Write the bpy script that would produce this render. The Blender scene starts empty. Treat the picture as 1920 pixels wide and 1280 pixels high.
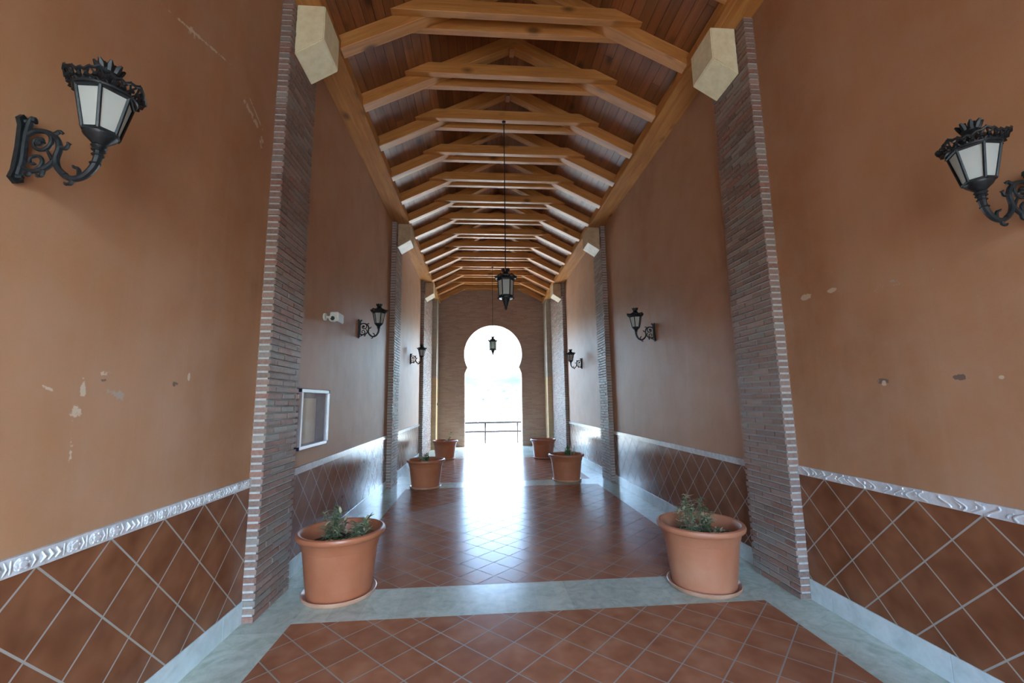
import bpy, bmesh, math, random
from mathutils import Vector, Matrix
random.seed(7)
PI = math.pi
col = bpy.context.scene.collection
S = bpy.context.scene

# ------------------------------------------------------------------ camera
F, PIT, YAW, ROL = 797.13, .14, .0759, .0135
cp, sp, cy, sy = math.cos(PIT), math.sin(PIT), math.cos(YAW), math.sin(YAW)
fwd = Vector((cp*sy, cp*cy, sp))
Rv = Vector((cy, -sy, 0))
Uv = Rv.cross(fwd)
cr, sr = math.cos(ROL), math.sin(ROL)
right = cr*Rv - sr*Uv
up = sr*Rv + cr*Uv
cam = bpy.data.objects.new('camera', bpy.data.cameras.new('camera'))
col.objects.link(cam)
cam.matrix_world = Matrix((
    (right.x, up.x, -fwd.x, -.436), (right.y, up.y, -fwd.y, 0.0),
    (right.z, up.z, -fwd.z, 1.6), (0, 0, 0, 1)))
cam.data.sensor_width = 36
cam.data.lens = F/1920*36
cam.data.clip_start = .05
cam.data.clip_end = 6000
S.camera = cam

# ------------------------------------------------------------------ sky, exposure
w = bpy.data.worlds.new('world'); S.world = w; w.use_nodes = True
nt = w.node_tree
sky = nt.nodes.new('ShaderNodeTexSky'); sky.sky_type = 'NISHITA'
sky.sun_elevation = math.radians(52); sky.sun_rotation = math.radians(100)
sky.sun_disc = True; sky.sun_size = math.radians(2); sky.sun_intensity = .06
sky.air_density = 1.0; sky.dust_density = 4.0; sky.ozone_density = 1.0
bg = nt.nodes['Background']; bg.inputs['Strength'].default_value = .30
tint = nt.nodes.new('ShaderNodeMix'); tint.data_type = 'RGBA'; tint.blend_type = 'MULTIPLY'
tint.inputs[0].default_value = 1.0; tint.inputs[7].default_value = (.86, 1.0, 1.09, 1)
nt.links.new(sky.outputs[0], tint.inputs[6]); nt.links.new(tint.outputs[2], bg.inputs['Color'])
S.view_settings.view_transform = 'Standard'; S.view_settings.look = 'None'
S.view_settings.exposure = 4.55; S.view_settings.gamma = 1
S.view_settings.use_curve_mapping = False

# ------------------------------------------------------------------ helpers
def tag(o, label=None, cat=None, group=None, kind=None):
    if label: o['label'] = label
    if cat: o['category'] = cat
    if group: o['group'] = group
    if kind: o['kind'] = kind
    return o

def obj(name, bm, mat, parent=None, smooth=False):
    bmesh.ops.recalc_face_normals(bm, faces=bm.faces)
    me = bpy.data.meshes.new(name)
    bm.to_mesh(me); bm.free()
    for m in (mat if isinstance(mat, (list, tuple)) else [mat]): me.materials.append(m)
    if smooth:
        for p in me.polygons: p.use_smooth = True
        try: me.set_sharp_from_angle(angle=math.radians(38))
        except Exception: pass
    o = bpy.data.objects.new(name, me); col.objects.link(o)
    if parent: o.parent = parent
    return o

def empty(name, loc, rz=0.0):
    o = bpy.data.objects.new(name, None); col.objects.link(o)
    o.location = loc; o.rotation_euler = (0, 0, rz); o.empty_display_size = .1
    return o

def copy_tree(o, parent=None):
    c = o.copy(); col.objects.link(c)
    if parent is not None: c.parent = parent
    for ch in list(o.children): copy_tree(ch, c)
    return c

def box(bm, x0, x1, y0, y1, z0, z1, mi=0, col_=None):
    v = [bm.verts.new(p) for p in ((x0,y0,z0),(x1,y0,z0),(x1,y1,z0),(x0,y1,z0),(x0,y0,z1),(x1,y0,z1),(x1,y1,z1),(x0,y1,z1))]
    fs = []
    for q in ((0,3,2,1),(4,5,6,7),(0,1,5,4),(1,2,6,5),(2,3,7,6),(3,0,4,7)):
        f = bm.faces.new([v[i] for i in q]); f.material_index = mi; fs.append(f)
    if col_ is not None:
        la = bm.loops.layers.float_color.get('tint') or bm.loops.layers.float_color.new('tint')
        for f in fs:
            for l in f.loops: l[la] = (col_[0], col_[1], col_[2], 1)
    return v

def poly_prism(bm, pts, axis, a0, a1, mi=0):
    """pts: 2d polygon; axis 'x','y','z' = extrusion axis"""
    def P(p, a):
        return {'x': (a, p[0], p[1]), 'y': (p[0], a, p[1]), 'z': (p[0], p[1], a)}[axis]
    A = [bm.verts.new(P(p, a0)) for p in pts]; B = [bm.verts.new(P(p, a1)) for p in pts]
    n = len(pts)
    for f in (A, B[::-1]):
        bm.faces.new(f).material_index = mi
    for i in range(n):
        bm.faces.new((A[i], A[(i+1) % n], B[(i+1) % n], B[i])).material_index = mi

def tube(bm, pts, r, n=8, cap=True):
    pts = [Vector(p) for p in pts]; m = len(pts)
    rs = r if isinstance(r, (list, tuple)) else [r]*m
    rings = []; ref = None
    for i, p in enumerate(pts):
        t = (pts[min(i+1, m-1)]-pts[max(i-1, 0)])
        if t.length < 1e-9: t = Vector((0, 0, 1))
        t.normalize()
        if ref is None:
            ref = Vector((0, 1, 0)) if abs(t.y) < .9 else Vector((1, 0, 0))
        u = (ref - t*ref.dot(t)).normalized(); v = t.cross(u); ref = u
        rings.append([bm.verts.new(p+rs[i]*(u*math.cos(2*PI*k/n)+v*math.sin(2*PI*k/n))) for k in range(n)])
    for a, b in zip(rings, rings[1:]):
        for k in range(n):
            bm.faces.new((a[k], a[(k+1) % n], b[(k+1) % n], b[k]))
    if cap:
        bm.faces.new(rings[0][::-1]); bm.faces.new(rings[-1])

def lathe(bm, prof, n=48, c=(0, 0, 0), phase=0.0, close=False):
    rings = []
    for r, z in prof:
        if r < 1e-6: rings.append([bm.verts.new((c[0], c[1], c[2]+z))])
        else: rings.append([bm.verts.new((c[0]+r*math.cos(phase+2*PI*k/n), c[1]+r*math.sin(phase+2*PI*k/n), c[2]+z)) for k in range(n)])
    prs = list(zip(rings, rings[1:]))
    if close: prs.append((rings[-1], rings[0]))
    for a, b in prs:
        for k in range(n):
            k2 = (k+1) % n
            if len(a) == 1 and len(b) == 1: continue
            if len(a) == 1: bm.faces.new((a[0], b[k2], b[k]))
            elif len(b) == 1: bm.faces.new((a[k], a[k2], b[0]))
            else: bm.faces.new((a[k], a[k2], b[k2], b[k]))

def catmull(pts, k=6):
    pts = [Vector(p) for p in pts]; out = []
    P = [pts[0]] + pts + [pts[-1]]
    for i in range(1, len(P)-2):
        a, b, c, d = P[i-1:i+3]
        for j in range(k):
            t = j/k
            out.append(.5*((2*b)+(c-a)*t+(2*a-5*b+4*c-d)*t*t+(3*b-a-3*c+d)*t**3))
    out.append(pts[-1]); return out

# ------------------------------------------------------------------ materials
class M:
    def __init__(s, name, rough=.5, color=(.5, .5, .5), metal=0, spec=.5):
        s.m = bpy.data.materials.new(name); s.m.use_nodes = True
        s.t = s.m.node_tree; s.b = s.t.nodes['Principled BSDF']
        s.b.inputs['Roughness'].default_value = rough
        s.b.inputs['Base Color'].default_value = (*color, 1)
        s.b.inputs['Metallic'].default_value = metal
        s.b.inputs['Specular IOR Level'].default_value = spec
    def n(s, kind, **kw):
        o = s.t.nodes.new('ShaderNode'+kind)
        for k, v in kw.items():
            if k.startswith('i_'): o.inputs[k[2:].replace('_', ' ')].default_value = v
            else: setattr(o, k, v)
        return o
    def l(s, a, b): s.t.links.new(a, b)
    def coord(s, what='Object', scale=(1, 1, 1), rot=(0, 0, 0), loc=(0, 0, 0)):
        tc = s.n('TexCoord'); mp = s.n('Mapping')
        mp.inputs['Scale'].default_value = scale; mp.inputs['Rotation'].default_value = rot; mp.inputs['Location'].default_value = loc
        s.l(tc.outputs[what], mp.inputs['Vector']); return mp.outputs[0]
    def noise(s, vec, scale, detail=4, rough=.55, dist=0):
        o = s.n('TexNoise'); o.inputs['Scale'].default_value = scale; o.inputs['Detail'].default_value = detail
        o.inputs['Roughness'].default_value = rough; o.inputs['Distortion'].default_value = dist
        s.l(vec, o.inputs['Vector']); return o.outputs['Fac']
    def ramp(s, fac, stops, interp='LINEAR'):
        o = s.n('ValToRGB'); o.color_ramp.interpolation = interp; e = o.color_ramp.elements
        while len(e) < len(stops): e.new(.5)
        for q, (p, c) in zip(e, stops):
            q.position = p; q.color = (*c, 1) if len(c) == 3 else c
        s.l(fac, o.inputs[0]); return o.outputs[0]
    def mix(s, fac, a, b, mode='MIX'):
        o = s.n('Mix', data_type='RGBA', blend_type=mode)
        for sock, v in ((o.inputs[0], fac), (o.inputs[6], a), (o.inputs[7], b)):
            if isinstance(v, (int, float)): sock.default_value = v
            elif isinstance(v, tuple): sock.default_value = (*v, 1)
            else: s.l(v, sock)
        return o.outputs[2]
    def math(s, op, a, b=0.0, c=None, clamp=False):
        o = s.n('Math', operation=op); o.use_clamp = clamp
        for i, v in enumerate((a, b) if c is None else (a, b, c)):
            if isinstance(v, (int, float)): o.inputs[i].default_value = v
            else: s.l(v, o.inputs[i])
        return o.outputs[0]
    def bump(s, h, strength=.3, dist=.01):
        o = s.n('Bump'); o.inputs['Strength'].default_value = strength; o.inputs['Distance'].default_value = dist
        s.l(h, o.inputs['Height']); s.l(o.outputs[0], s.b.inputs['Normal'])
    def base(s, c): s.l(c, s.b.inputs['Base Color'])
    def rough(s, r): s.l(r, s.b.inputs['Roughness'])

def mat_plaster(name, marks):
    m = M(name, .55, spec=.35)
    v = m.coord(); geo = m.n('NewGeometry')
    big = m.noise(v, .55, 3, .6, .6); mid = m.noise(v, 3.5, 5, .6)
    c = m.ramp(big, [(.30, (.35, .165, .078)), (.52, (.42, .215, .108)), (.72, (.47, .26, .145))])
    c = m.mix(m.ramp(mid, [(.35, (0, 0, 0)), (.75, (.55, .55, .55))]), c, (.46, .28, .18))
    # vertical wash streaks
    vs = m.coord(scale=(6, 6, .35))
    st = m.noise(vs, 2.0, 4, .6)
    c = m.mix(m.ramp(st, [(.5, (0, 0, 0)), (.8, (.15, .15, .15))]), c, (.52, .35, .24))
    sep = m.n('SeparateXYZ'); m.l(v, sep.inputs[0])
    sp_n = m.noise(v, 26, 3, .7)
    for (y, z, ry, rz, ang, thr, kind) in marks:
        dy = m.math('SUBTRACT', sep.outputs[1], y); dz = m.math('SUBTRACT', sep.outputs[2], z)
        ca, sa = math.cos(ang), math.sin(ang)
        a = m.math('ADD', m.math('MULTIPLY', dy, ca/ry), m.math('MULTIPLY', dz, sa/ry))
        b = m.math('SUBTRACT', m.math('MULTIPLY', dz, ca/rz), m.math('MULTIPLY', dy, sa/rz))
        d = m.math('ADD', m.math('MULTIPLY', a, a), m.math('MULTIPLY', b, b))
        e = m.math('SUBTRACT', 1.0, d, clamp=True)
        k = m.math('MULTIPLY', m.math('SUBTRACT', m.math('ADD', m.math('MULTIPLY', e, .35), sp_n), thr), 14, clamp=True)
        k = m.math('MULTIPLY', k, m.math('GREATER_THAN', e, 0.001))
        colr = {'pale': (.62, .52, .40), 'dark': (.10, .08, .07), 'grey': (.40, .33, .27)}[kind]
        c = m.mix(m.math('MULTIPLY', k, .8), c, colr)
    m.base(c)
    fine = m.noise(v, 90, 5, .65)
    h = m.math('ADD', m.math('MULTIPLY', fine, .35), m.noise(v, 9, 3))
    m.bump(h, .35, .006)
    return m.m

def mat_tile(name, wall=False):
    m = M(name, .22, spec=.32)
    if not wall: m.b.inputs['IOR'].default_value = 1.17
    uv = m.coord('UV', rot=(0, 0, PI/4), scale=(1, 1, 1))
    br = m.n('TexBrick', offset=0.0, offset_frequency=1, squash=1.0)
    for k, v in (('Scale', 1.0), ('Mortar Size', .0048), ('Mortar Smooth', .25), ('Brick Width', .23688), ('Row Height', .23688), ('Bias', 0.0)):
        br.inputs[k].default_value = v
    m.l(uv, br.inputs['Vector'])
    br.inputs['Color1'].default_value = (0, 0, 0, 1); br.inputs['Color2'].default_value = (1, 1, 1, 1); br.inputs['Mortar'].default_value = (.5, .5, .5, 1)
    v = m.coord('UV'); n1 = m.noise(v, 5.0, 2, .5, .1); n2 = m.noise(v, 12, 3, .5)
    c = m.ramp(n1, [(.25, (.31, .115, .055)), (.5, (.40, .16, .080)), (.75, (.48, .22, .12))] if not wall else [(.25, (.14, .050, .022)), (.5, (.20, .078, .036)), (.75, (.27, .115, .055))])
    if not wall: c = m.mix(.12, c, m.ramp(n2, [(.3, (.20, .09, .05)), (.7, (.36, .18, .10))]))
    c = m.mix(m.math('MULTIPLY', br.outputs['Color'], .28), c, (.16, .055, .03))
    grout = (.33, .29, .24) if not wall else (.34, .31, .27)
    fac = br.outputs['Fac']
    c = m.mix(fac, c, grout)
    r = m.math('ADD', m.math('MULTIPLY', n1 if wall else n2, .06), .19 if not wall else .20)
    if not wall:
        # a lozenge of replacement tiles, paler and duller
        g = m.coord('Object')
        s = m.n('SeparateXYZ'); m.l(g, s.inputs[0])
        a = m.math('ABSOLUTE', m.math('ADD', m.math('MULTIPLY', m.math('ADD', s.outputs[0], .78), .66), m.math('MULTIPLY', m.math('SUBTRACT', s.outputs[1], 6.44), -.75)))
        b = m.math('ABSOLUTE', m.math('ADD', m.math('MULTIPLY', m.math('ADD', s.outputs[0], .78), .75), m.math('MULTIPLY', m.math('SUBTRACT', s.outputs[1], 6.44), .66)))
        k = m.math('MULTIPLY', m.math('LESS_THAN', a, .63), m.math('LESS_THAN', b, .56))
        c = m.mix(m.math('MULTIPLY', k, .45), c, (.52, .42, .37))
        r = m.math('ADD', r, m.math('MULTIPLY', k, .0))
    m.base(c)
    m.rough(m.math('ADD', r, m.math('MULTIPLY', fac, .35)))
    h = m.math('ADD', m.math('MULTIPLY', m.math('SUBTRACT', 1.0, fac), 1.0), m.math('MULTIPLY', n1, .12))
    m.bump(h, .22, .005)
    return m.m

def mat_marble(name, c0, c1, c2, rough=.2, sc=5, tint=True):
    m = M(name, rough, spec=.35)
    v = m.coord()
    n = m.noise(v, sc, 8, .62, 1.6); n2 = m.noise(v, sc*3.3, 6, .6, .5)
    c = m.ramp(n, [(.32, c0), (.5, c1), (.66, c2)])
    c = m.mix(.3, c, m.ramp(n2, [(.35, c0), (.65, c2)]))
    if tint:
        at = m.n('VertexColor', layer_name='tint')
        c = m.mix(1.0, c, at.outputs['Color'], 'MULTIPLY')
    m.base(c); m.bump(n2, .05, .004)
    return m.m

def mat_wood(name, c0, c1, c2, axis=0, tint=False, rough=.45):
    m = M(name, rough, spec=.4)
    sc = [9, 9, 9]; sc[axis] = .55
    tc = m.n('TexCoord'); oi = m.n('ObjectInfo')
    add = m.n('VectorMath', operation='ADD'); cmb = m.n('CombineXYZ')
    for i, k in enumerate((13.0, 7.0, 19.0)): m.l(m.math('MULTIPLY', oi.outputs['Random'], k), cmb.inputs[i])
    m.l(tc.outputs['Object'], add.inputs[0]); m.l(cmb.outputs[0], add.inputs[1])
    mp = m.n('Mapping'); mp.inputs['Scale'].default_value = sc; m.l(add.outputs[0], mp.inputs['Vector'])
    g = m.noise(mp.outputs[0], 1.6, 6, .65, .9)
    c = m.ramp(g, [(.28, c0), (.5, c1), (.72, c2)])
    ks = [3.2, 3.2, 3.2]; ks[axis] = 1.7
    mk = m.n('Mapping'); mk.inputs['Scale'].default_value = ks; m.l(add.outputs[0], mk.inputs['Vector'])
    vo = m.n('TexVoronoi', feature='F1'); vo.inputs['Scale'].default_value = 1.0; m.l(mk.outputs[0], vo.inputs['Vector'])
    knot = m.ramp(vo.outputs['Distance'], [(.07, (1, 1, 1)), (.13, (.5, .5, .5)), (.20, (0, 0, 0))])
    c = m.mix(m.math('MULTIPLY', knot, .85), c, tuple(x*.22 for x in c0))
    big = m.noise(add.outputs[0], 1.3, 2)
    c = m.mix(m.ramp(big, [(.4, (0, 0, 0)), (.75, (.45, .45, .45))]), c, tuple(x*.6 for x in c1))
    if tint:
        at = m.n('VertexColor', layer_name='tint')
        c = m.mix(1.0, c, at.outputs['Color'], 'MULTIPLY')
    m.base(c); m.bump(g, .12, .003)
    return m.m

def mat_brickmesh(name):
    m = M(name, .55, spec=.4)
    at = m.n('VertexColor', layer_name='tint')
    v = m.coord(); n = m.noise(v, 38, 5, .65)
    c = m.mix(m.ramp(n, [(.35, (0, 0, 0)), (.8, (.5, .5, .5))]), at.outputs['Color'], (.36, .33, .29))
    m.base(c); m.bump(n, .5, .006)
    return m.m

def mat_brickwall(name, ca, cb, cm):
    m = M(name, .6, spec=.4)
    tc = m.n('TexCoord'); s = m.n('SeparateXYZ'); m.l(tc.outputs['Object'], s.inputs[0])
    cb_ = m.n('CombineXYZ'); m.l(m.math('ADD', s.outputs[0], s.outputs[1]), cb_.inputs[0]); m.l(s.outputs[2], cb_.inputs[1])
    br = m.n('TexBrick', offset=.5)
    for k, v in (('Scale', 1.0), ('Mortar Size', .006), ('Mortar Smooth', .2), ('Brick Width', .255), ('Row Height', .0549), ('Bias', 0.0)): br.inputs[k].default_value = v
    m.l(cb_.outputs[0], br.inputs['Vector'])
    br.inputs['Color1'].default_value = (*ca, 1); br.inputs['Color2'].default_value = (*cb, 1); br.inputs['Mortar'].default_value = (*cm, 1)
    n = m.noise(tc.outputs['Object'], 30, 5, .6); n2 = m.noise(tc.outputs['Object'], 1.1, 3)
    c = m.mix(m.ramp(n, [(.35, (0, 0, 0)), (.8, (.4, .4, .4))]), br.outputs['Color'], tuple(x*1.3 for x in cm))
    c = m.mix(m.math('MULTIPLY', n2, .3), c, tuple(x*.6 for x in ca))
    m.base(c)
    h = m.math('ADD', m.math('MULTIPLY', m.math('SUBTRACT', 1.0, br.outputs['Fac']), 1.0), m.math('MULTIPLY', n, .4))
    m.bump(h, .6, .008)
    return m.m

def mat_noise(name, c0, c1, scale=12, rough=.5, metal=0, bump=.1, spec=.5):
    m = M(name, rough, c0, metal, spec); v = m.coord(); n = m.noise(v, scale, 5, .6)
    m.base(m.ramp(n, [(.3, c0), (.7, c1)]))
    if bump: m.bump(n, bump, .004)
    return m.m

PL_L = mat_plaster('plaster_left', [
    (2.167, 1.76, .040, .020, .2, .68, 'pale'), (2.06, 1.67, .02, .08, .1, .74, 'pale'),
    (2.035, 1.575, .04, .06, 0, .74, 'pale'), (1.90, 1.68, .06, .012, -.35, .76, 'pale'),
    (2.24, 1.66, .10, .04, -.3, .76, 'grey'), (2.04, 1.42, .02, .09, 0, .78, 'pale'),
    (2.64, 1.725, .03, .02, 0, .62, 'dark'), (2.75, 1.775, .012, .03, 0, .55, 'pale'),
    (2.16, 1.725, .035, .012, 0, .66, 'dark'),
    (2.60, 3.94, .42, .014, .28, .68, 'pale'), (2.50, 3.90, .09, .05, .3, .80, 'pale'), (3.20, 3.85, .22, .035, -.35, .72, 'pale'), (3.26, 3.90, .16, .012, -.5, .66, 'pale'), (3.36, 3.73, .05, .09, 0, .80, 'pale')])
PL_R = mat_plaster('plaster_right', [
    (3.197, 2.409, .06, .028, 0, .52, 'pale'), (2.937, 2.40, .045, .022, .1, .52, 'pale'),
    (2.621, 1.70, .05, .025, 0, .62, 'dark'), (2.17, 1.70, .05, .02, 0, .63, 'dark'),
    (2.621, 1.685, .02, .02, 0, .55, 'pale'), (1.982, 1.689, .012, .010, 0, .45, 'pale'),
    (2.45, 2.32, .40, .10, -.1, .90, 'grey')])
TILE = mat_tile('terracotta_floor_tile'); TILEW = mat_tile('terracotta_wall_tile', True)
MAR = mat_marble('green_grey_marble', (.36, .41, .32), (.50, .56, .46), (.60, .66, .56), .2)
SKM = mat_marble('skirting_marble', (.46, .55, .55), (.58, .67, .67), (.66, .75, .76), .25, 4, False)
RAILM = mat_marble('pale_border_marble', (.42, .44, .44), (.58, .60, .61), (.70, .72, .73), .25, 9, False)
WOOD = mat_wood('pine_beam', (.34, .135, .034), (.52, .23, .062), (.64, .33, .105), 0)
BOARD = mat_wood('pine_boards', (.17, .060, .020), (.26, .098, .034), (.34, .14, .052), 1, True, .4)
CORB = mat_noise('cream_corbel', (.76, .70, .42), (.90, .86, .60), 14, .6)
BRK = mat_brickmesh('pilaster_brick')
MORT = mat_noise('pale_mortar', (.38, .39, .37), (.50, .50, .48), 40, .7, 0, .4)
BWALL = mat_brickwall('end_wall_brick', (.34, .18, .125), (.44, .28, .20), (.32, .28, .24))
BYEL = mat_brickwall('yellow_brick', (.55, .36, .17), (.62, .44, .24), (.48, .38, .26))
IRON = mat_noise('black_iron', (.004, .006, .008), (.014, .022, .027), 55, .42, .0, .3, .4)
FROST = M('frosted_glass', .35, (.72, .76, .73), 0, .5)
_tr = FROST.n('BsdfTranslucent'); _tr.inputs[0].default_value = (.88, .92, .90, 1)
_mx = FROST.n('MixShader'); _mx.inputs[0].default_value = .6
FROST.l(FROST.b.outputs[0], _mx.inputs[1]); FROST.l(_tr.outputs[0], _mx.inputs[2]); FROST.l(_mx.outputs[0], FROST.t.nodes['Material Output'].inputs[0])
FROST = FROST.m
POT = mat_noise('terracotta_plastic', (.36, .115, .052), (.43, .155, .075), 3.5, .38, 0, .03)
POTD = mat_noise('dusty_terracotta', (.42, .145, .07), (.50, .23, .13), 3.0, .5, 0, .03)
SAUC = mat_noise('saucer_terracotta', (.50, .25, .15), (.60, .36, .24), 6, .4, 0, .03)
SOIL = mat_noise('dark_soil', (.02, .014, .01), (.07, .05, .035), 60, .95, 0, 1)
LEAF = mat_noise('grey_green_leaf', (.06, .12, .05), (.20, .26, .13), 30, .5, 0, 0)
LEAFD = mat_noise('dry_leaf', (.42, .40, .24), (.60, .56, .38), 30, .6, 0, 0)
LEAFG = mat_noise('bright_leaf', (.06, .17, .03), (.16, .32, .07), 20, .45, 0, 0)
STEM = mat_noise('stem', (.12, .10, .05), (.20, .17, .08), 30, .7, 0, 0)
ALU = mat_noise('aluminium', (.62, .64, .68), (.70, .72, .76), 20, .35, .6, 0)
NAVY = mat_noise('navy_plastic', (.008, .01, .04), (.015, .02, .06), 20, .4, 0, 0)
WHP = mat_noise('white_plastic', (.62, .64, .60), (.70, .71, .68), 20, .4, 0, 0)
PAPER = mat_noise('faded_paper', (.62, .60, .56), (.78, .76, .72), 8, .8, 0, 0)
PANEL = mat_noise('grey_felt', (.30, .34, .42), (.40, .44, .52), 30, .8, 0, 0)
GLS = M('clear_pane', .04, (1, 1, 1))
_tb = GLS.n('BsdfTransparent'); _gl = GLS.n('BsdfGlossy'); _gl.inputs['Roughness'].default_value = .04
_lw = GLS.n('LayerWeight'); _fa = GLS.math('ADD', GLS.math('MULTIPLY', GLS.math('POWER', _lw.outputs['Facing'], 4.0), .5), .04); _mg = GLS.n('MixShader')
GLS.l(_fa, _mg.inputs[0]); GLS.l(_tb.outputs[0], _mg.inputs[1]); GLS.l(_gl.outputs[0], _mg.inputs[2]); GLS.l(_mg.outputs[0], GLS.t.nodes['Material Output'].inputs[0]); GLS = GLS.m
LENS = mat_noise('lens', (.01, .02, .02), (.02, .04, .035), 20, .1, 0, 0)
CONC = mat_noise('pale_concrete', (.70, .70, .68), (.80, .79, .77), 5, .8, 0, .1)
RAILP = mat_noise('painted_rail', (.004, .003, .004), (.010, .008, .010), 10, .5, 0, 0)
HOUSE = mat_noise('whitewash', (.75, .74, .70), (.85, .84, .80), 1, .9, 0, 0)
ROOFT = mat_noise('roof_tile', (.40, .22, .14), (.5, .3, .2), 1, .9, 0, 0)

W = 2.216; P = .10
BHW, BHH = 1.3, .88
YB, YE = -2.4, 15.74            # back opening, far wall
ZS = 5.27                       # underside of the wall plate beams
BW = .318; SL = .493
def ztop(x): return 5.75 + SL*(1.385-abs(x))
PIL = {-1: [(-1.40, -.80), (3.54, 4.12), (8.42, 9.06), (12.80, 15.0)], 1: [(-1.45, -.85), (3.47, 4.065), (8.45, 9.06), (12.78, 15.0)]}

# ------------------------------------------------------------------ floor
bm = bmesh.new(); uvl = bm.loops.layers.uv.new('UVMap'); la = bm.loops.layers.float_color.new('tint')
def quad(x0, x1, y0, y1, z, mi, u0=0, v0=0, tint=1.0):
    f = bm.faces.new([bm.verts.new(p) for p in ((x0,y0,z),(x1,y0,z),(x1,y1,z),(x0,y1,z))]); f.material_index = mi
    for l in f.loops:
        l[uvl].uv = (l.vert.co.x-u0, l.vert.co.y-v0); l[la] = (tint, tint, tint*1.0, 1)
BX = 1.83
zones = [(YB, 3.50, -.213, 3.10), (4.035, 8.40, -.138, 4.045), (8.95, 12.55, -.138, 4.045)]
for y0, y1, u0, v0 in zones: quad(-BX, BX, y0, y1, 0, 0, u0, v0)
def slabs(x0, x1, y0, y1, alongx, L, g=.0012):
    a0, a1 = (x0, x1) if alongx else (y0, y1); a = a0
    while a < a1-1e-4:
        b = min(a+L*random.uniform(.75, 1.15), a1)
        if a1-b < .12: b = a1
        t = random.uniform(.86, 1.08)
        if alongx: quad(a+g, b-g, y0+g, y1-g, 0, 1, tint=t)
        else: quad(x0+g, x1-g, a+g, b-g, 0, 1, tint=t)
        a = b
for s in (-1, 1):
    a, b = sorted((s*BX, s*W)); slabs(a, b, YB, YE, False, .95)
slabs(-BX, BX, 3.50, 4.035, True, .30); slabs(-BX, BX, 8.40, 8.95, True, .30)
slabs(-BX, BX, 12.57, 13.1, True, .4)
y = 13.1
while y < 15.7:
    slabs(-BX, BX, y, min(y+.55, YE), True, .6); y += .55
slabs(-1.2, 1.3, YE, 16.25, True, .6)
quad(-2.5, 2.5, YB, 16.2, -.003, 2)
box(bm, -2.5, 2.5, YB, 16.2, -.2, -.004, 2)
floor = tag(obj('floor', bm, [TILE, MAR, MORT]), kind='structure')

# ------------------------------------------------------------------ side walls, dado, skirting, rail
bays = {}
for s, nm, PLm in ((-1, 'left', PL_L), (1, 'right', PL_R)):
    bm = bmesh.new(); a, b = sorted((s*W, s*(W+.35)))
    box(bm, a, b, YB, YE+.5, 0, 5.62)
    tag(obj('wall_'+nm, bm, PLm), kind='structure')
tn = 1
def dado(s, y0, y1, zb, ph, z1):
    global tn
    bm = bmesh.new(); uvl = bm.loops.layers.uv.new('UVMap')
    a, b = sorted((s*W, s*(W-.008)))
    box(bm, a, b, y0, y1, .15, z1)
    k = .335/.35
    for f in bm.faces:
        for l in f.loops: l[uvl].uv = ((l.vert.co.y-ph)*k, (l.vert.co.z-zb)*k)
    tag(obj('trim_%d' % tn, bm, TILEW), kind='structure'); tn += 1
def skirt(s, y0, y1):
    bm = bmesh.new(); y = y0; a, b = sorted((s*W, s*(W-.016)))
    while y < y1-1e-3:
        e = min(y+.82, y1); box(bm, a, b, y+.001, e-.001, 0, .158); y = e
    bmesh.ops.bevel(bm, geom=[e for e in bm.edges], offset=.0015, segments=1, affect='EDGES')
    tag(obj('baseboard_'+('left' if s < 0 else 'right'), bm, SKM), kind='structure')
def rail(s, y0, y1, z0, z1, deco):
    global tn
    bm = bmesh.new(); X = s*(W-.018)
    a, b = sorted((s*W, X)); y = y0
    while y < y1-1e-3:
        e = min(y+.60, y1); box(bm, a, b, y+.001, e-.001, z0, z1); y = e
    zc = (z0+z1)/2
    def bump_disc(yc, r, h, zz=zc, sq=1.0):
        rs = [(r, 0), (r*.95, h*.7), (r*.75, h), (0, h)]
        for (ra, ha), (rb, hb) in zip(rs, rs[1:]):
            A = [bm.verts.new((X-s*ha, yc+ra*sq*math.cos(t*PI/8), zz+ra*math.sin(t*PI/8))) for t in range(16)]
            if rb == 0: bm.faces.new(A); continue
            B = [bm.verts.new((X-s*hb, yc+rb*sq*math.cos(t*PI/8), zz+rb*math.sin(t*PI/8))) for t in range(16)]
            for t in range(16): bm.faces.new((A[t], A[(t+1) % 16], B[(t+1) % 16], B[t]))
    if deco == 'rosette':
        y = y0+.05; k = 0
        while y < y1-.04:
            if k % 4 == 2:
                for q in range(3):
                    tube(bm, [(X, y-.03+q*.03, zc-.02), (X-s*.008, y-.022+q*.03, zc), (X, y-.03+q*.03, zc+.022)], [.003, .007, .003], 6)
            else:
                bump_disc(y, .027, .006, sq=1.15); bump_disc(y, .016, .011, sq=1.15)
                for t in range(6): bump_disc(y+.021*1.1*math.cos(t*PI/3), .0055, .010, zc+.019*math.sin(t*PI/3))
                for q in (-1, 1): tube(bm, [(X, y+q*.04, zc-.025), (X-s*.006, y+q*.046, zc), (X, y+q*.04, zc+.025)], [.002, .004, .002], 6)
            y += .105; k += 1
    if deco == 'wave':
        y = y0+.04; k = 0
        while y < y1-.05:
            wv = [(X-s*.003, y+.030*math.sin(q/6*PI*1.2+k), zc-.027+q*.009) for q in range(7)]
            tube(bm, catmull(wv, 3), .0055, 6)
            if k % 3: tube(bm, catmull([(X-s*.002, p[1]+.03, p[2]) for p in wv[1:5]], 3), .004, 6)
            if k % 4 == 1: bump_disc(y+.05, .012, .008, zc+.006)
            y += .078 if k % 4 else .115; k += 1
    tag(obj('trim_%d' % tn, bm, RAILM), kind='structure'); tn += 1
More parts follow.
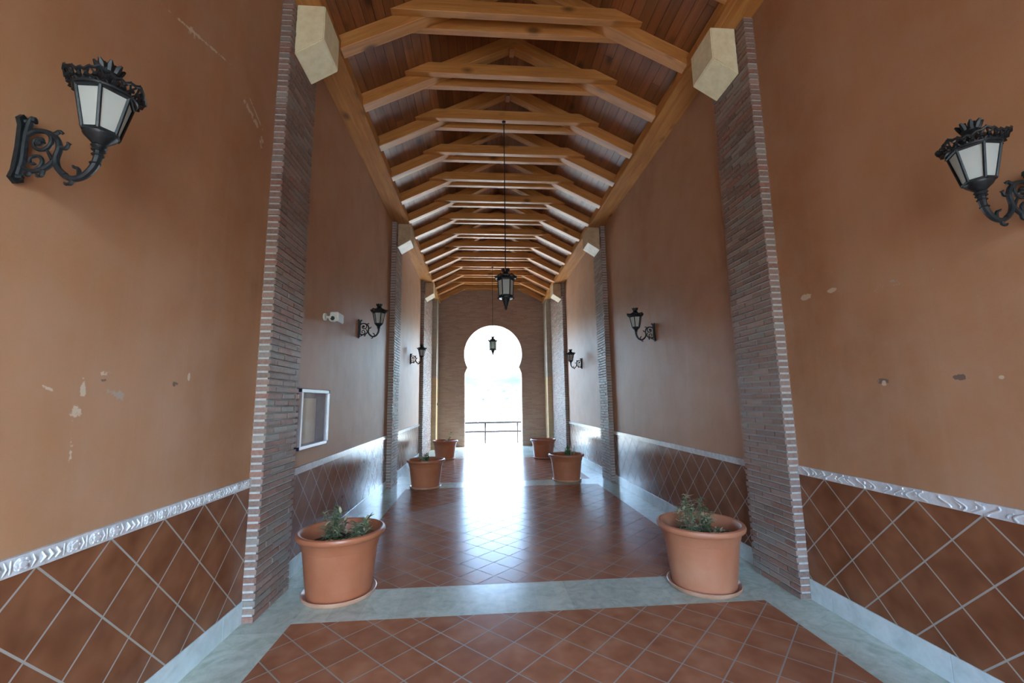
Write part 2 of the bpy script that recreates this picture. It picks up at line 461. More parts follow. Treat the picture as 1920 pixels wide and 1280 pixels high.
for s in (-1, 1):
    pl = PIL[s]
    segs = [(YB, pl[0][0]), (pl[0][1], pl[1][0]), (pl[1][1], pl[2][0]), (pl[2][1], pl[3][0])]
    for i, (y0, y1) in enumerate(segs):
        near = i < 2
        z0, z1 = (.972, 1.04) if near else (.930, .995)
        ph = 1.946 if s < 0 else 2.158
        dado(s, y0, y1, z0, ph, z0+.002); skirt(s, y0, y1)
        rail(s, y0, y1, z0, z1, ('rosette' if s < 0 else 'wave') if near else None)

# ------------------------------------------------------------------ brick pilasters
BC = [(.22, .125, .095), (.26, .155, .12), (.20, .12, .09), (.29, .19, .15), (.25, .155, .12), (.26, .215, .18), (.25, .11, .075), (.23, .14, .11)]
def pilaster(s, y0, y1, label, zt=ZS, h=.0549, L=.245):
    r = random.Random(int(y0*100)+s)
    root = empty('brick_pilaster', (s*W, y0, 0))
    tag(root, label, 'pilaster', 'brick pilasters along the passage')
    bm = bmesh.new(); a, b = sorted((0, -s*(P-.016)))
    box(bm, a, b, .007, y1-y0-.011, 0, zt)
    obj('mortar_core', bm, MORT, root)
    bm = bmesh.new(); bm.loops.layers.float_color.new('tint'); z = .004; k = 0
    hh = (zt-.004)/round((zt-.004)/h); D = y1-y0
    while z < zt-hh*.5:
        y = 0.0
        first = L if k % 2 == 0 else L*.5
        while y < D-.01:
            e = y+(first if y == 0 else L)
            if D-e < .06: e = D
            j = r.uniform(-.003, .004); cc = BC[r.randrange(len(BC))]; q = r.uniform(.8, 1.15)
            xi = -s*(P+j); a, b = sorted((0, xi))
            ys = y if y == 0 else y+.006
            if y == 0: ys = r.uniform(-.003, .003)
            ee = e-.006 if e < D-1e-6 else D+r.uniform(-.006, .004)
            box(bm, a, b, ys, ee, z+r.uniform(0, .0015), z+hh-.0155+r.uniform(-.002, .001), 0, [c*q for c in cc])
            y = e
        z += hh; k += 1
    obj('bricks', bm, BRK, root)
    return root
NAMES = ['behind the viewpoint', 'nearest the viewer', 'second along', 'farthest, by the end wall']
SIDE = {-1: 'left', 1: 'right'}
extra = {(-1, 1): 'tall slim-brick pilaster on the left wall beside the largest left plant pot',
         (1, 1): 'tall slim-brick pilaster on the right wall beside the largest right plant pot',
         (-1, 2): 'brick pilaster on the left wall just past the wall lantern next to the security camera',
         (1, 2): 'brick pilaster on the right wall beyond the middle wall lantern, behind the second right pot',
         (-1, 3): 'long brick pilaster at the far left end, beside the arch wall',
         (1, 3): 'long brick pilaster at the far right end, beside the arch wall',
         (-1, 0): 'brick pilaster on the left wall behind the viewpoint', (1, 0): 'brick pilaster on the right wall behind the viewpoint'}
for s in (-1, 1):
    for i, (y0, y1) in enumerate(PIL[s]): pilaster(s, y0, y1, extra[(s, i)])
# yellow end piers against the far wall
BGRN = mat_brickwall('grey_green_brick', (.36, .31, .24), (.44, .39, .31), (.40, .38, .32))
for s in (-1, 1):
    r_ = empty('brick_pier', (s*W, 15.0, 0)); tag(r_, 'brick pier in the far %s corner beside the arch, yellow below and grey above' % SIDE[s], 'pier', 'corner piers by the arch')
    a, b = sorted((0, -s*.261))
    bm = bmesh.new(); box(bm, a, b, .004, YE-15.0, 2.45, ZS); obj('upper_brickwork', bm, BGRN, r_)
    bm = bmesh.new(); box(bm, a, b, .004, YE-15.0, 0, 2.45); obj('lower_brickwork', bm, BYEL, r_)['label'] = 'yellow brick lower half'

# ------------------------------------------------------------------ far wall with horseshoe arch
AX, AR, AZ = .052, 1.072, 3.362
def arch_half(s):
    pts = [(AX+s*1.052, 0), (AX+s*1.052, 2.62), (AX+s*.985, 2.80)]
    a0 = -math.asin((AZ-2.86)/AR)
    pts.append((AX+s*(AR*math.cos(a0)-.0), 2.86))
    for k in range(1, 33):
        a = a0+(PI/2-a0)*k/32; pts.append((AX+s*AR*math.cos(a), AZ+AR*math.sin(a)))
    return pts
def arch_wall(prof, y0, y1):
    bm = bmesh.new()
    for s in (-1, 1):
        h = prof(s); xo = s*(W+.35); n = len(h)
        for y, flip in ((y0, 0), (y1, 1)):
            inner = [bm.verts.new((p[0], y, p[1])) for p in h]
            # outer boundary point for every profile point: up the side, then along the roof line
            outer = []
            for i, p in enumerate(h):
                if p[1] < 3.4 and i < n*.45: outer.append(bm.verts.new((xo, y, p[1])))
                else:
                    xx = xo*abs(p[0]-h[-1][0])/1.1 + h[-1][0]*(1-abs(p[0]-h[-1][0])/1.1)
                    if abs(xx) > abs(xo): xx = xo
                    outer.append(bm.verts.new((xx, y, 6.5)))
            for i in range(n-1):
                bm.faces.new((inner[i], inner[i+1], outer[i+1], outer[i]))
        A = [bm.verts.new((p[0], y0, p[1])) for p in h]; B = [bm.verts.new((p[0], y1, p[1])) for p in h]
        for i in range(n-1): bm.faces.new((A[i], A[i+1], B[i+1], B[i]))
    bmesh.ops.remove_doubles(bm, verts=bm.verts, dist=.0005)
    return bm
tag(obj('wall_far', arch_wall(arch_half, YE, YE+.42), BWALL), kind='structure')
def back_half(s):
    return [(s*BHW, 0), (s*BHW, 1.8), (s*BHW, 2.8)]+[(s*BHW*math.cos(a*PI/24), 2.8+BHH*math.sin(a*PI/24)) for a in range(1, 13)]
tag(obj('wall_back', arch_wall(back_half, YB-.4, YB), BWALL), kind='structure')  # unseen wall, added; its opening is sized to limit daylight from behind

# ------------------------------------------------------------------ ceiling boards
bm = bmesh.new(); bm.loops.layers.float_color.new('tint')
cs = math.hypot(1, SL); n = 23; wd = 2.36/n
for s in (-1, 1):
    for i in range(n):
        x0, x1 = i*wd, (i+1)*wd
        y = YB-.3; r = random.Random(i*3+s)
        while y < YE:
            e = min(y+r.uniform(2.4, 4.2), YE+.0)
            if YE-e < .5: e = YE
            t = r.uniform(.72, 1.15); g = .0028
            X0, X1 = s*(x0+g), s*(x1-g)
            v = box(bm, X0, X1, y+.001, e-.001, 0, 1, 0, (t, t*r.uniform(.92, 1.02), t*.95))
            for q in v:
                zz = ztop(q.co.x)
                q.co.z = zz if q.co.z < .5 else zz+.02
            y = e
    # V grooves are backed by the deck
    poly = [(0, ztop(0)+.008), (s*2.6, ztop(2.6)+.008), (s*2.6, ztop(2.6)+.2), (0, ztop(0)+.2)]
    nb = len(bm.faces)
    poly_prism(bm, poly if s > 0 else poly[::-1], 'y', YB-.3, YE+.6)
    bm.faces.ensure_lookup_table(); L_ = bm.loops.layers.float_color['tint']
    for f in bm.faces[nb:]:
        for l in f.loops: l[L_] = (.25, .25, .25, 1)
tag(obj('ceiling', bm, BOARD), kind='structure')

# ------------------------------------------------------------------ wall plate beams (three lengths per side) and corbels
def beam(s, y0, y1, label):
    bm = bmesh.new(); L = y1-y0
    a, b = sorted((0, -s*BW))
    # local x along the length
    box(bm, 0, L, min(0, s*BW), max(0, s*BW), 0, .15)
    bmesh.ops.bevel(bm, geom=list(bm.edges), offset=.006, segments=2, affect='EDGES')
    o = obj('wall_plate_beam', bm, WOOD); o.location = (s*W, y0, ZS); o.rotation_euler = (0, 0, PI/2)
    tag(o, label, 'beam', 'wall plate beams')
for s in (-1, 1):
    beam(s, YB, 3.93, 'varnished pine wall plate along the top of the nearest %s wall' % SIDE[s])
    beam(s, 3.935, 8.66, 'varnished pine wall plate above the middle stretch of %s wall' % SIDE[s])
    beam(s, 8.665, YE, 'varnished pine wall plate at the far end of the %s wall' % SIDE[s])
def corbel(s, y0, y1, label, mat):
    bm = bmesh.new(); xi, xo = 1.862, 2.116
    poly = [(s*xo, 4.765), (s*xo, ZS), (s*xi, ZS), (s*xi, 4.925)]
    poly_prism(bm, poly if s < 0 else poly[::-1], 'y', y0, y1)
    bmesh.ops.bevel(bm, geom=list(bm.edges), offset=.008, segments=2, affect='EDGES')
    o = obj('roof_corbel', bm, mat); tag(o, label, 'corbel', 'corbels under the roof beams')
CORW = mat_noise('worn_wood_corbel', (.42, .30, .17), (.56, .45, .29), 10, .5)
for s in (-1, 1):
    corbel(s, 3.60, 4.0, 'large cream painted corbel on the nearest %s brick pilaster' % SIDE[s], CORB)
    corbel(s, 8.52, 8.98, 'angled timber corbel on the second %s brick pilaster' % SIDE[s], CORW)
    corbel(s, 12.9, 13.4, 'small pale corbel under the beam at the far %s end' % SIDE[s], CORW)

# ------------------------------------------------------------------ roof trusses
TS = .871; T1 = 4.211
def make_truss():
    root = empty('roof_truss', (0, 0, 5.32))
    ang = math.atan(SL)
    for s in (-1, 1):
        bm = bmesh.new()
        # side profile in local x (along slope from the ridge), built flat then rotated
        d = .176*math.cos(ang); Lr = 2.10/math.cos(ang)
        box(bm, 0, Lr, -.07, .07, -d, 0)
        for v in bm.verts:
            if v.co.x > 1 and v.co.z < -.01: v.co.x += -d*math.tan(ang)
        bmesh.ops.bevel(bm, geom=list(bm.edges), offset=.005, segments=1, affect='EDGES')
        o = obj('rafter', bm, WOOD, root)
        o.location = (0, 0, ztop(0)-5.32-.001)
        o.rotation_euler = (0, ang, 0) if s > 0 else (0, ang, PI)
    for q in (-1, 1):
        bm = bmesh.new(); y0, y1 = (-.155, -.07) if q < 0 else (.07, .15)
        hz = .150; x0 = 1.380; x1 = x0-hz/SL
        zc = 5.75-5.32
        poly_prism(bm, [(-x0, zc), (x0, zc), (x1, zc+hz), (-x1, zc+hz)], 'y', y0, y1)
        bmesh.ops.bevel(bm, geom=list(bm.edges), offset=.004, segments=1, affect='EDGES')
        obj('collar_tie', bm, WOOD, root)
    bm = bmesh.new(); box(bm, -.03, .03, -.07, .07, ztop(0)-5.32-.22, ztop(0)-5.32-.02); obj('ridge_block', bm, WOOD, root)
    return root
proto = make_truss()
ORD = ['first', 'second', 'third', 'fourth', 'fifth', 'sixth', 'seventh', 'eighth', 'ninth', 'tenth', 'eleventh', 'twelfth', 'thirteenth', 'fourteenth', 'fifteenth']
k = 0
for i in range(-6, 14):
    y = T1+TS*i
    if y > YE-.2 or y < YB: continue
    o = proto if k == 0 else copy_tree(proto); k += 1
    o.location = (0, y, 5.32)
    if i < 0: lb = 'pine roof truss behind and above the viewpoint'
    elif i == 13: lb = 'pine roof truss closest to the far brick arch wall'
    elif i == 0: lb = 'pine roof truss nearest the viewer, at the top edge of the photo'
    elif i == 2: lb = 'third pine roof truss from the viewer, where the near lantern rod hangs'
    else: lb = '%s pine roof truss counted from the viewer, rafters with double collar ties' % ORD[i]
    tag(o, lb, 'roof truss', 'pine roof trusses')

# ------------------------------------------------------------------ lanterns
def lantern_parts(root, z0, r0, z1, r1, sc, cx=0.0):
    """z0,r0 glass bottom; z1,r1 glass top. adds frame, panes, crown parts"""
    bm = bmesh.new()
    c = (cx, 0, 0)
    lathe(bm, [(0, z0-.006*sc), (r0+.006*sc, z0-.006*sc), (r0+.008*sc, z0+.004*sc), (r0, z0+.007*sc), (0, z0+.007*sc)], 6, c)
    lathe(bm, [(r1-.008*sc, z1-.006*sc), (r1+.006*sc, z1-.006*sc), (r1+.010*sc, z1+.004*sc), (r1+.004*sc, z1+.012*sc), (r1-.01*sc, z1+.012*sc)], 6, c, close=True)
    for k in range(6):
        a = k*PI/3
        tube(bm, [(cx+(r0+.002)*math.cos(a), (r0+.002)*math.sin(a), z0), (cx+(r1+.002)*math.cos(a), (r1+.002)*math.sin(a), z1)], .0062*sc, 6)
    obj('lantern_frame', bm, IRON, root, True)
    for k in range(6):
        bm = bmesh.new(); a, b = k*PI/3, (k+1)*PI/3
        for rr in (0, .003):
            vs = [bm.verts.new((cx+(r-rr)*math.cos(t), (r-rr)*math.sin(t), z)) for r, z, t in ((r0, z0, a), (r0, z0, b), (r1, z1, b), (r1, z1, a))]
            bm.faces.new(vs)
        obj('glass_pane', bm, FROST, root)
    # roof
    bm = bmesh.new()
    zt = z1+.008*sc
    lathe(bm, [(r1*1.0, zt), (r1*.96, zt+.018*sc), (r1*.72, zt+.045*sc), (r1*.50, zt+.064*sc), (r1*.40, zt+.072*sc), (r1*.36, zt+.082*sc), (0, zt+.084*sc)], 12, c)
    obj('lantern_roof', bm, IRON, root, True)
    # pierced flared gallery
    bm = bmesh.new(); N = 48; ra, rb = r1+.004*sc, r1+.032*sc; za, zb_ = zt-.001, zt+.030*sc
    low, top = [], []
    for k in range(N+1):
        a = 2*PI*k/N; cn = abs(math.cos(3*a)) ** 3
        low.append((cx+ra*math.cos(a), ra*math.sin(a), za))
        R_ = rb-.006*sc+.010*sc*cn
        top.append((cx+R_*math.cos(a), R_*math.sin(a), zb_-.004*sc+.012*sc*cn+.004*sc*math.cos(a*24)))
    tube(bm, low, .0065*sc, 6, False); tube(bm, top, .0060*sc, 6, False)
    for k in range(0, N, 2):
        tube(bm, [low[k], top[(k+2) % N]], .0036*sc, 5); tube(bm, [low[(k+2) % N], top[k]], .0036*sc, 5)
        mid = [(Vector(low[k+1])*.5+Vector(top[k+1])*.5)]
        q = mid[0]; tube(bm, [q+Vector((0, 0, -.006*sc)), q+Vector((0, 0, .006*sc))], [.010*sc, .007*sc], 6)
        p = Vector(top[k]); tube(bm, [p, p+Vector((0, 0, .008*sc))], [.004*sc, .001*sc], 5)
    obj('pierced_gallery', bm, IRON, root, True)
    # crown
    bm = bmesh.new(); zc = zt+.080*sc; rc = r1*.36
    lathe(bm, [(rc, zc), (rc*.85, zc+.008*sc), (rc*.95, zc+.02*sc), (0, zc+.021*sc)], 12, c)
    for k in range(8):
        a = k*PI/4; d = Vector((math.cos(a), math.sin(a), 0)); b0 = Vector(c)+Vector((0, 0, zc+.012*sc))
        tube(bm, [b0+d*rc*.85, b0+d*rc*1.12+Vector((0, 0, .020*sc)), b0+d*(rc*1.50)+Vector((0, 0, .034*sc))], [.010*sc, .011*sc, .004*sc], 6)
        tube(bm, [b0+d*rc*.8, b0+d*rc*.7+Vector((0, 0, .034*sc))], [.010*sc, .005*sc], 6)
    tube(bm, [Vector(c)+Vector((0, 0, zc+.015*sc)), Vector(c)+Vector((0, 0, zc+.036*sc))], [.010*sc, .004*sc], 8)
    obj('crown', bm, IRON, root, True)

def spiral(c, r0, r1, a0, a1, n=22):
    return [(c[0]+(r0+(r1-r0)*t/n)*math.cos(a0+(a1-a0)*t/n), 0, c[1]+(r0+(r1-r0)*t/n)*math.sin(a0+(a1-a0)*t/n)) for t in range(n+1)]

def make_wall_lamp():
    root = empty('wall_lantern', (0, 0, 0)); A = .292
    bm = bmesh.new()   # wall plate
    prof = [(-.016, -.095), (-.024, -.128), (0, -.145), (.024, -.128), (.016, -.095), (.013, 0), (.016, .09), (.026, .115), (.012, .135), (0, .128), (-.012, .135), (-.026, .115), (-.016, .09), (-.013, 0)]
    poly_prism(bm, prof, 'x', 0, .016)
    for z_, r_ in ((-.118, .013), (.112, .013), (0, .009)): tube(bm, [(.01, 0, z_), (.034, 0, z_)], [r_, r_*.5], 10)
    tube(bm, catmull([(.016, 0, -.11), (.024, 0, -.05), (.022, 0, .03), (.028, 0, .10), (.040, 0, .125), (.044, 0, .110)]), [.011]*31, 8)
    obj('wall_plate', bm, IRON, root, True)
    bm = bmesh.new()   # scroll bracket
    def tp(pts, r0, r1, k=6):
        q = catmull(pts, k); n_ = len(q)-1
        tube(bm, q, [r0+(r1-r0)*i/n_ for i in range(n_+1)], 8)
    tp([(.025, 0, .055), (.055, 0, .074), (.10, 0, .070), (.135, 0, .045), (.148, 0, .005), (.142, 0, -.04), (.155, 0, -.080), (.185, 0, -.108)], .009, .012)
    tube(bm, spiral((.078, .028), .046, .010, PI*.45, -PI*1.9, 26), [.0085-.00012*i for i in range(27)], 8)
    tube(bm, spiral((.075, .026), .012, .003, 0, PI*2, 10), .009, 8)
    tube(bm, spiral((.066, -.052), .034, .008, -PI*.4, PI*1.7, 24), [.0075-.0001*i for i in range(25)], 8)
    tp([(.022, 0, -.075), (.055, 0, -.092), (.10, 0, -.084), (.142, 0, -.045)], .009, .010)
    tp([(.13, 0, -.045), (.115, 0, -.020), (.105, 0, -.004)], .008, .004)
    # swan-neck arm up to the lantern
    tp([(.15, 0, -.07), (.175, 0, -.103), (.212, 0, -.120), (.250, 0, -.108), (.280, 0, -.072), (A, 0, -.030), (A, 0, .012)], .010, .015)
    # leaf spurs
    for a_, b_, c_ in (((.146, .01), (.172, .006), (.180, .024)), ((.235, -.110), (.228, -.080), (.212, -.072)), ((.212, -.122), (.206, -.140), (.190, -.142)),
                       ((.10, -.086), (.098, -.108), (.085, -.112)), ((.120, .058), (.140, .075), (.150, .070)), ((.06, -.09), (.050, -.108), (.040, -.106))):
        tube(bm, catmull([(a_[0], 0, a_[1]), (b_[0], 0, b_[1]), (c_[0], 0, c_[1])], 4), [.009, .0088, .008, .0078, .0075, .007, .0065, .006, .0055], 7)
        q = Vector((c_[0], 0, c_[1]))
        for dy in (-.008, .008): tube(bm, [q, q+Vector((.0, dy, .004))], [.007, .003], 6)
    for z_, r_ in ((-.055, .017), (-.02, .019), (.0, .021), (.012, .017)):
        lathe(bm, [(0, z_-.004), (r_, z_-.003), (r_*1.12, z_), (r_, z_+.003), (0, z_+.004)], 14, (A if z_ > -.04 else A-.006, 0, 0))
    obj('scroll_bracket', bm, IRON, root, True)
    bm = bmesh.new()
    lathe(bm, [(0, .006), (.018, .006), (.026, .016), (.020, .024), (.030, .034), (.048, .052), (.054, .062), (.054, .068), (0, .068)], 12, (A, 0, 0))
    obj('lantern_base', bm, IRON, root, True)
    lantern_parts(root, .070, .054, .228, .087, 1.05, A)
    return root
lampA = make_wall_lamp()
LAMPS = [(-1, 1.66, 2.594, 'large black wrought-iron wall lantern high on the nearest left wall, cropped by the left edge'),
         (1, 1.72, 2.53, 'black wrought-iron wall lantern on the nearest right wall, cropped by the right edge'),
         (-1, 6.307, 2.690, 'black wall lantern on the left wall beside the white security camera'),
         (1, 6.202, 2.617, 'black wall lantern on the right wall between the first and second brick pilasters'),
         (-1, 10.977, 2.712, 'small distant wall lantern on the left, past the second brick pilaster'),
         (1, 10.912, 2.560, 'small distant wall lantern on the right, past the second brick pilaster')]
for i, (s, y, z, lb) in enumerate(LAMPS):
    o = lampA if i == 0 else copy_tree(lampA)
    o.location = (s*W, y, z); o.rotation_euler = (0, 0, 0 if s < 0 else PI)
    tag(o, lb, 'wall lantern', 'iron wall lanterns')

def make_pendant(x, y, zt, zhang, label):
    root = empty('hanging_lantern', (x, y, zt-.66)); tag(root, label, 'hanging lantern', 'hanging lanterns')
    lantern_parts(root, .205, .096, .430, .110, 1.25)
    bm = bmesh.new()
    lathe(bm, [(.098, .205), (.104, .19), (.100, .165), (.060, .160), (.045, .13), (.026, .07), (.016, .045), (.020, .035), (.006, 0), (0, 0)], 12)
    for k in range(6):
        a = k*PI/3; d = Vector((math.cos(a), math.sin(a), 0))
        tube(bm, [d*.098+Vector((0, 0, .19)), d*.112+Vector((0, 0, .168)), d*.098+Vector((0, 0, .155))], [.008, .01, .003], 6)
    obj('bottom_finial', bm, IRON, root, True)
    bm = bmesh.new(); H = zhang-(zt-.66)
    tube(bm, [(0, 0, .56), (0, 0, H)], .0065, 8); lathe(bm, [(0, H-.03), (.02, H-.028), (.03, H-.004), (.03, H), (0, H)], 12)
    # rings up the hanger
    for z_ in (.60, .64): lathe(bm, [(0, z_-.012), (.014, z_), (0, z_+.012)], 8)
    obj('hanging_rod', bm, IRON, root, True)
make_pendant(-.07, 5.84, 3.53, 5.75, 'black iron hanging lantern on a long rod, larger and nearer one')
make_pendant(-.047, T1+TS*10-.11, 3.635, 5.75, 'black iron hanging lantern seen against the bright horseshoe arch')

# ------------------------------------------------------------------ pots, saucers and plants
def leaf(bm, p, d, L, wdt, droop=.25):
    d = d.normalized(); side = d.cross(Vector((0, 0, 1)))
    if side.length < 1e-3: side = Vector((1, 0, 0))
    side.normalize(); pr = None; N = 4
    for i in range(N+1):
        t = i/N; c = p+d*L*t+Vector((0, 0, -droop*L*t*t)); ww = wdt*math.sin(PI*min(.97, .12+.86*t))
        a, b, m_ = bm.verts.new(c-side*ww), bm.verts.new(c+side*ww), bm.verts.new(c+Vector((0, 0, -.15*ww)))
        if pr: bm.faces.new((pr[0], pr[2], m_, a)); bm.faces.new((pr[2], pr[1], b, m_))
        pr = (a, b, m_)
def pot(x, y, mat, label, seed, plant, sauc_label, saucr=.296, sx=0, sy=0):
    r = random.Random(seed)
    bm = bmesh.new()
    lathe(bm, [(0, 0), (saucr-.025, 0), (saucr-.008, .012), (saucr, .038), (saucr-.006, .042), (saucr-.014, .038), (saucr-.03, .016), (0, .014)], 64)
    sa = obj('pot_saucer', bm, SAUC, None, True); sa.location = (x+sx, y+sy, 0)
    tag(sa, sauc_label, 'saucer', 'terracotta saucers under the pots')
    root = empty('potted_plant', (x, y, .015)); root.rotation_euler = (0, 0, seed)
    tag(root, label, 'potted plant', 'potted plants along the passage')
    bm = bmesh.new()
    lathe(bm, [(0, 0), (.252, 0), (.262, .008), (.282, .16), (.306, .372), (.307, .378), (.313, .382), (.330, .452), (.337, .458), (.352, .462), (.362, .475), (.366, .492), (.360, .508), (.344, .515), (.328, .510), (.320, .495), (.306, .40), (.300, .36), (0, .36)], 72)
    obj('pot', bm, mat, root, True)
    bm = bmesh.new()
    lathe(bm, [(.304, .385), (.2, .395), (.1, .40), (0, .398)], 32)
    for v in bm.verts: v.co.z += r.uniform(-.008, .008)
    obj('soil', bm, SOIL, root, True)
    st, fo, fd = bmesh.new(), bmesh.new(), bmesh.new()
    def sprig(bx, by, h, nleaf, LL, lean, base=.39, dry=.2, wd=.006, side=0):
        tip = Vector((bx+lean[0], by+lean[1], base+h)); b0 = Vector((bx, by, base-.01))
        mid = (b0+tip)/2+Vector((r.uniform(-.02, .02), r.uniform(-.02, .02), .01))
        cv = catmull([b0, mid, tip], 5); tube(st, cv, [.004-.00025*i for i in range(len(cv))], 5)
        for i in range(nleaf):
            t = .12+.88*i/max(1, nleaf-1); p = cv[min(len(cv)-1, int(t*(len(cv)-1)))]
            a = r.uniform(0, 2*PI); d = Vector((math.cos(a), math.sin(a), r.uniform(.1, 1.1)))
            leaf(fd if r.random() < dry else fo, p, d, LL*r.uniform(.6, 1.1), wd*r.uniform(.7, 1.2), r.uniform(.1, .6))
    ci, si = math.cos(-seed), math.sin(-seed)
    def Rt(px, py): return (px*ci-py*si, px*si+py*ci)
    for (px, py, h, nl, LL, lx, ly, dry, wd) in plant:
        q = Rt(px, py); l_ = Rt(lx, ly); sprig(q[0], q[1], h, nl, LL, l_, dry=dry, wd=wd)
    for b_ in (st, fo, fd):          # nothing grows through the wall of the pot
        for v in b_.verts:
            q = math.hypot(v.co.x, v.co.y)
            if v.co.z < .54 and q > .285: v.co.x *= .285/q; v.co.y *= .285/q
            if q > .285 and v.co.z < .42: v.co.z = .42
    if len(st.verts): obj('stems', st, STEM, root)
    else: st.free()
    if len(fo.verts): obj('foliage', fo, LEAF if plant[0][7] > .1 else LEAFG, root)
    else: fo.free()
    if len(fd.verts): obj('dry_foliage', fd, LEAFD, root)
    else: fd.free()
    return root
def clump(cx, cy_, n, h, spread, nl=16, LL=.07, dry=.25, wd=.007, seed=1):
    r = random.Random(seed); o = []
    for i in range(n):
        a = r.uniform(0, 2*PI); q = r.uniform(0, spread)
        o.append((cx+q*math.cos(a), cy_+q*math.sin(a), h*r.uniform(.45, 1.05), nl, LL, q*math.cos(a)*.9, q*math.sin(a)*.9, dry, wd))
    return o
pot(-1.64, 3.99, POT, 'potted oleander in large terracotta pot at the foot of the nearest left pilaster', 1.1,
    clump(-.09, .02, 8, .31, .05, 30, .085, .12, .010, 3)+clump(.11, .02, 8, .22, .08, 26, .095, .25, .010, 4)+clump(.02, -.10, 14, .07, .17, 12, .09, .2, .010, 5),
    'pale terracotta saucer under the nearest left pot', .305)
pot(1.50, 3.82, POTD, 'dusty pot of pale-leaved oleander at the foot of the nearest right pilaster', 2.3,
    clump(-.11, .03, 7, .38, .05, 36, .070, .50, .0095, 6)+clump(.05, .02, 8, .30, .06, 34, .075, .35, .0095, 7)+clump(.06, -.10, 12, .07, .15, 12, .09, .25, .010, 8),
    'pale terracotta saucer under the nearest right pot', .305)
pot(-1.48, 8.52, POT, 'middle left terracotta pot with a small upright green plant', 3.0,
    clump(.0, 0, 9, .27, .10, 16, .10, .05, .014, 9), 'dark-edged saucer under the middle left pot')
pot(1.32, 8.85, POT, 'middle right terracotta pot with a small bushy green plant', 4.2,
    clump(.04, 0, 12, .28, .07, 26, .08, .05, .014, 10), 'saucer under the middle right pot')
pot(-1.44, 12.55, POT, 'farthest left terracotta pot with one broad leaf leaning right', 5.1,
    [(0, 0, .32, 6, .16, .16, 0, 0, .035), (-.05, 0, .14, 5, .10, .05, 0, 0, .018), (.05, 0, .2, 5, .12, .10, 0, 0, .022)], 'saucer under the farthest left pot')
pot(1.36, 12.35, POT, 'farthest right terracotta pot with only a thin bare sprig', .4,
    [(.07, 0, .22, 3, .05, .01, 0, 0, .006), (.03, .02, .08, 3, .05, .0, 0, 0, .006)], 'saucer under the farthest right pot')

# ------------------------------------------------------------------ notice board
nb = empty('notice_board', (-W, 4.32, 1.16)); tag(nb, 'glazed aluminium notice board with navy corners on the left wall', 'notice board')
D_, H_, T_ = .77, .59, .05
bm = bmesh.new(); fr = .034
for a in ((0, D_, 0, fr), (0, D_, H_-fr, H_)): box(bm, 0, T_, a[0], a[1], a[2], a[3])
for a in ((0, fr), (D_-fr, D_)): box(bm, 0, T_, a[0], a[1], fr, H_-fr)
bmesh.ops.bevel(bm, geom=list(bm.edges), offset=.003, segments=1, affect='EDGES')
obj('board_frame', bm, ALU, nb)
bm = bmesh.new(); box(bm, .002, .012, fr, D_-fr, fr, H_-fr); obj('back_panel', bm, PANEL, nb)
bm = bmesh.new(); box(bm, .038, .042, fr-.004, D_-fr+.004, fr-.004, H_-fr+.004); obj('glass_pane', bm, GLS, nb)
for yy in (-.004, D_-.030):
    for zz in (-.004, H_-.030):
        bm = bmesh.new(); box(bm, .0, T_+.003 if yy > 0 else T_-.004, yy, yy+.034, zz, zz+.034); obj('corner_cap', bm, NAVY, nb)
for (y0, y1, z0, z1, lb) in ((.06, .46, .05, .50, 'large pale poster sheet pinned in the left half of the notice board'), (.49, .69, .07, .52, 'grey-blue notice sheet in the right half of the notice board')):
    bm = bmesh.new(); box(bm, -W+.013, -W+.015, 4.32+y0, 4.32+y1, 1.16+z0, 1.16+z1)
    tag(obj('notice_sheet', bm, PAPER if y0 < .1 else mat_noise('blue_grey_paper', (.34, .38, .48), (.44, .48, .56), 9, .7, 0, 0)), lb, 'sheet of paper')

# ------------------------------------------------------------------ security camera
sc_ = empty('security_camera', (-W, 4.98, 2.60)); tag(sc_, 'small white box security camera fixed high on the left wall', 'security camera')
bm = bmesh.new(); tube(bm, [(0, -.05, -.012), (.02, -.05, -.012)], .042, 20); tube(bm, [(.02, -.04, -.012), (.07, -.01, -.012)], .014, 10); obj('wall_mount', bm, WHP, sc_, True)
bm = bmesh.new(); box(bm, .045, .14, 0, .21, -.05, .058); bmesh.ops.bevel(bm, geom=list(bm.edges), offset=.008, segments=2, affect='EDGES'); obj('housing', bm, WHP, sc_)
bm = bmesh.new(); lathe(bm, [(0, 0), (.044, 0), (.046, .02), (.036, .034), (.028, .024), (0, .024)], 24)
for v in bm.verts: v.co = Vector((v.co.x+.085, -v.co.z-.0, v.co.y-.022))
ln = obj('lens_ring', bm, WHP, sc_, True)
bm = bmesh.new(); tube(bm, [(.085, -.018, -.022), (.085, -.026, -.022)],   .025, 20); obj('lens', bm, LENS, ln, True)

# small boxes on the far left pier
for z_, s_ in ((2.52, .03), (1.50, .045)):
    bm = bmesh.new(); box(bm, -1.955, -1.935, 15.3, 15.3+s_*1.5, z_, z_+s_*1.7); bmesh.ops.bevel(bm, geom=list(bm.edges), offset=.003, segments=1, affect='EDGES')
    tag(obj('wall_switch', bm, NAVY if z_ < 2 else WHP), 'small dark switch box low on the far left yellow pier' if z_ < 2 else 'small pale box high on the far left yellow pier', 'switch')

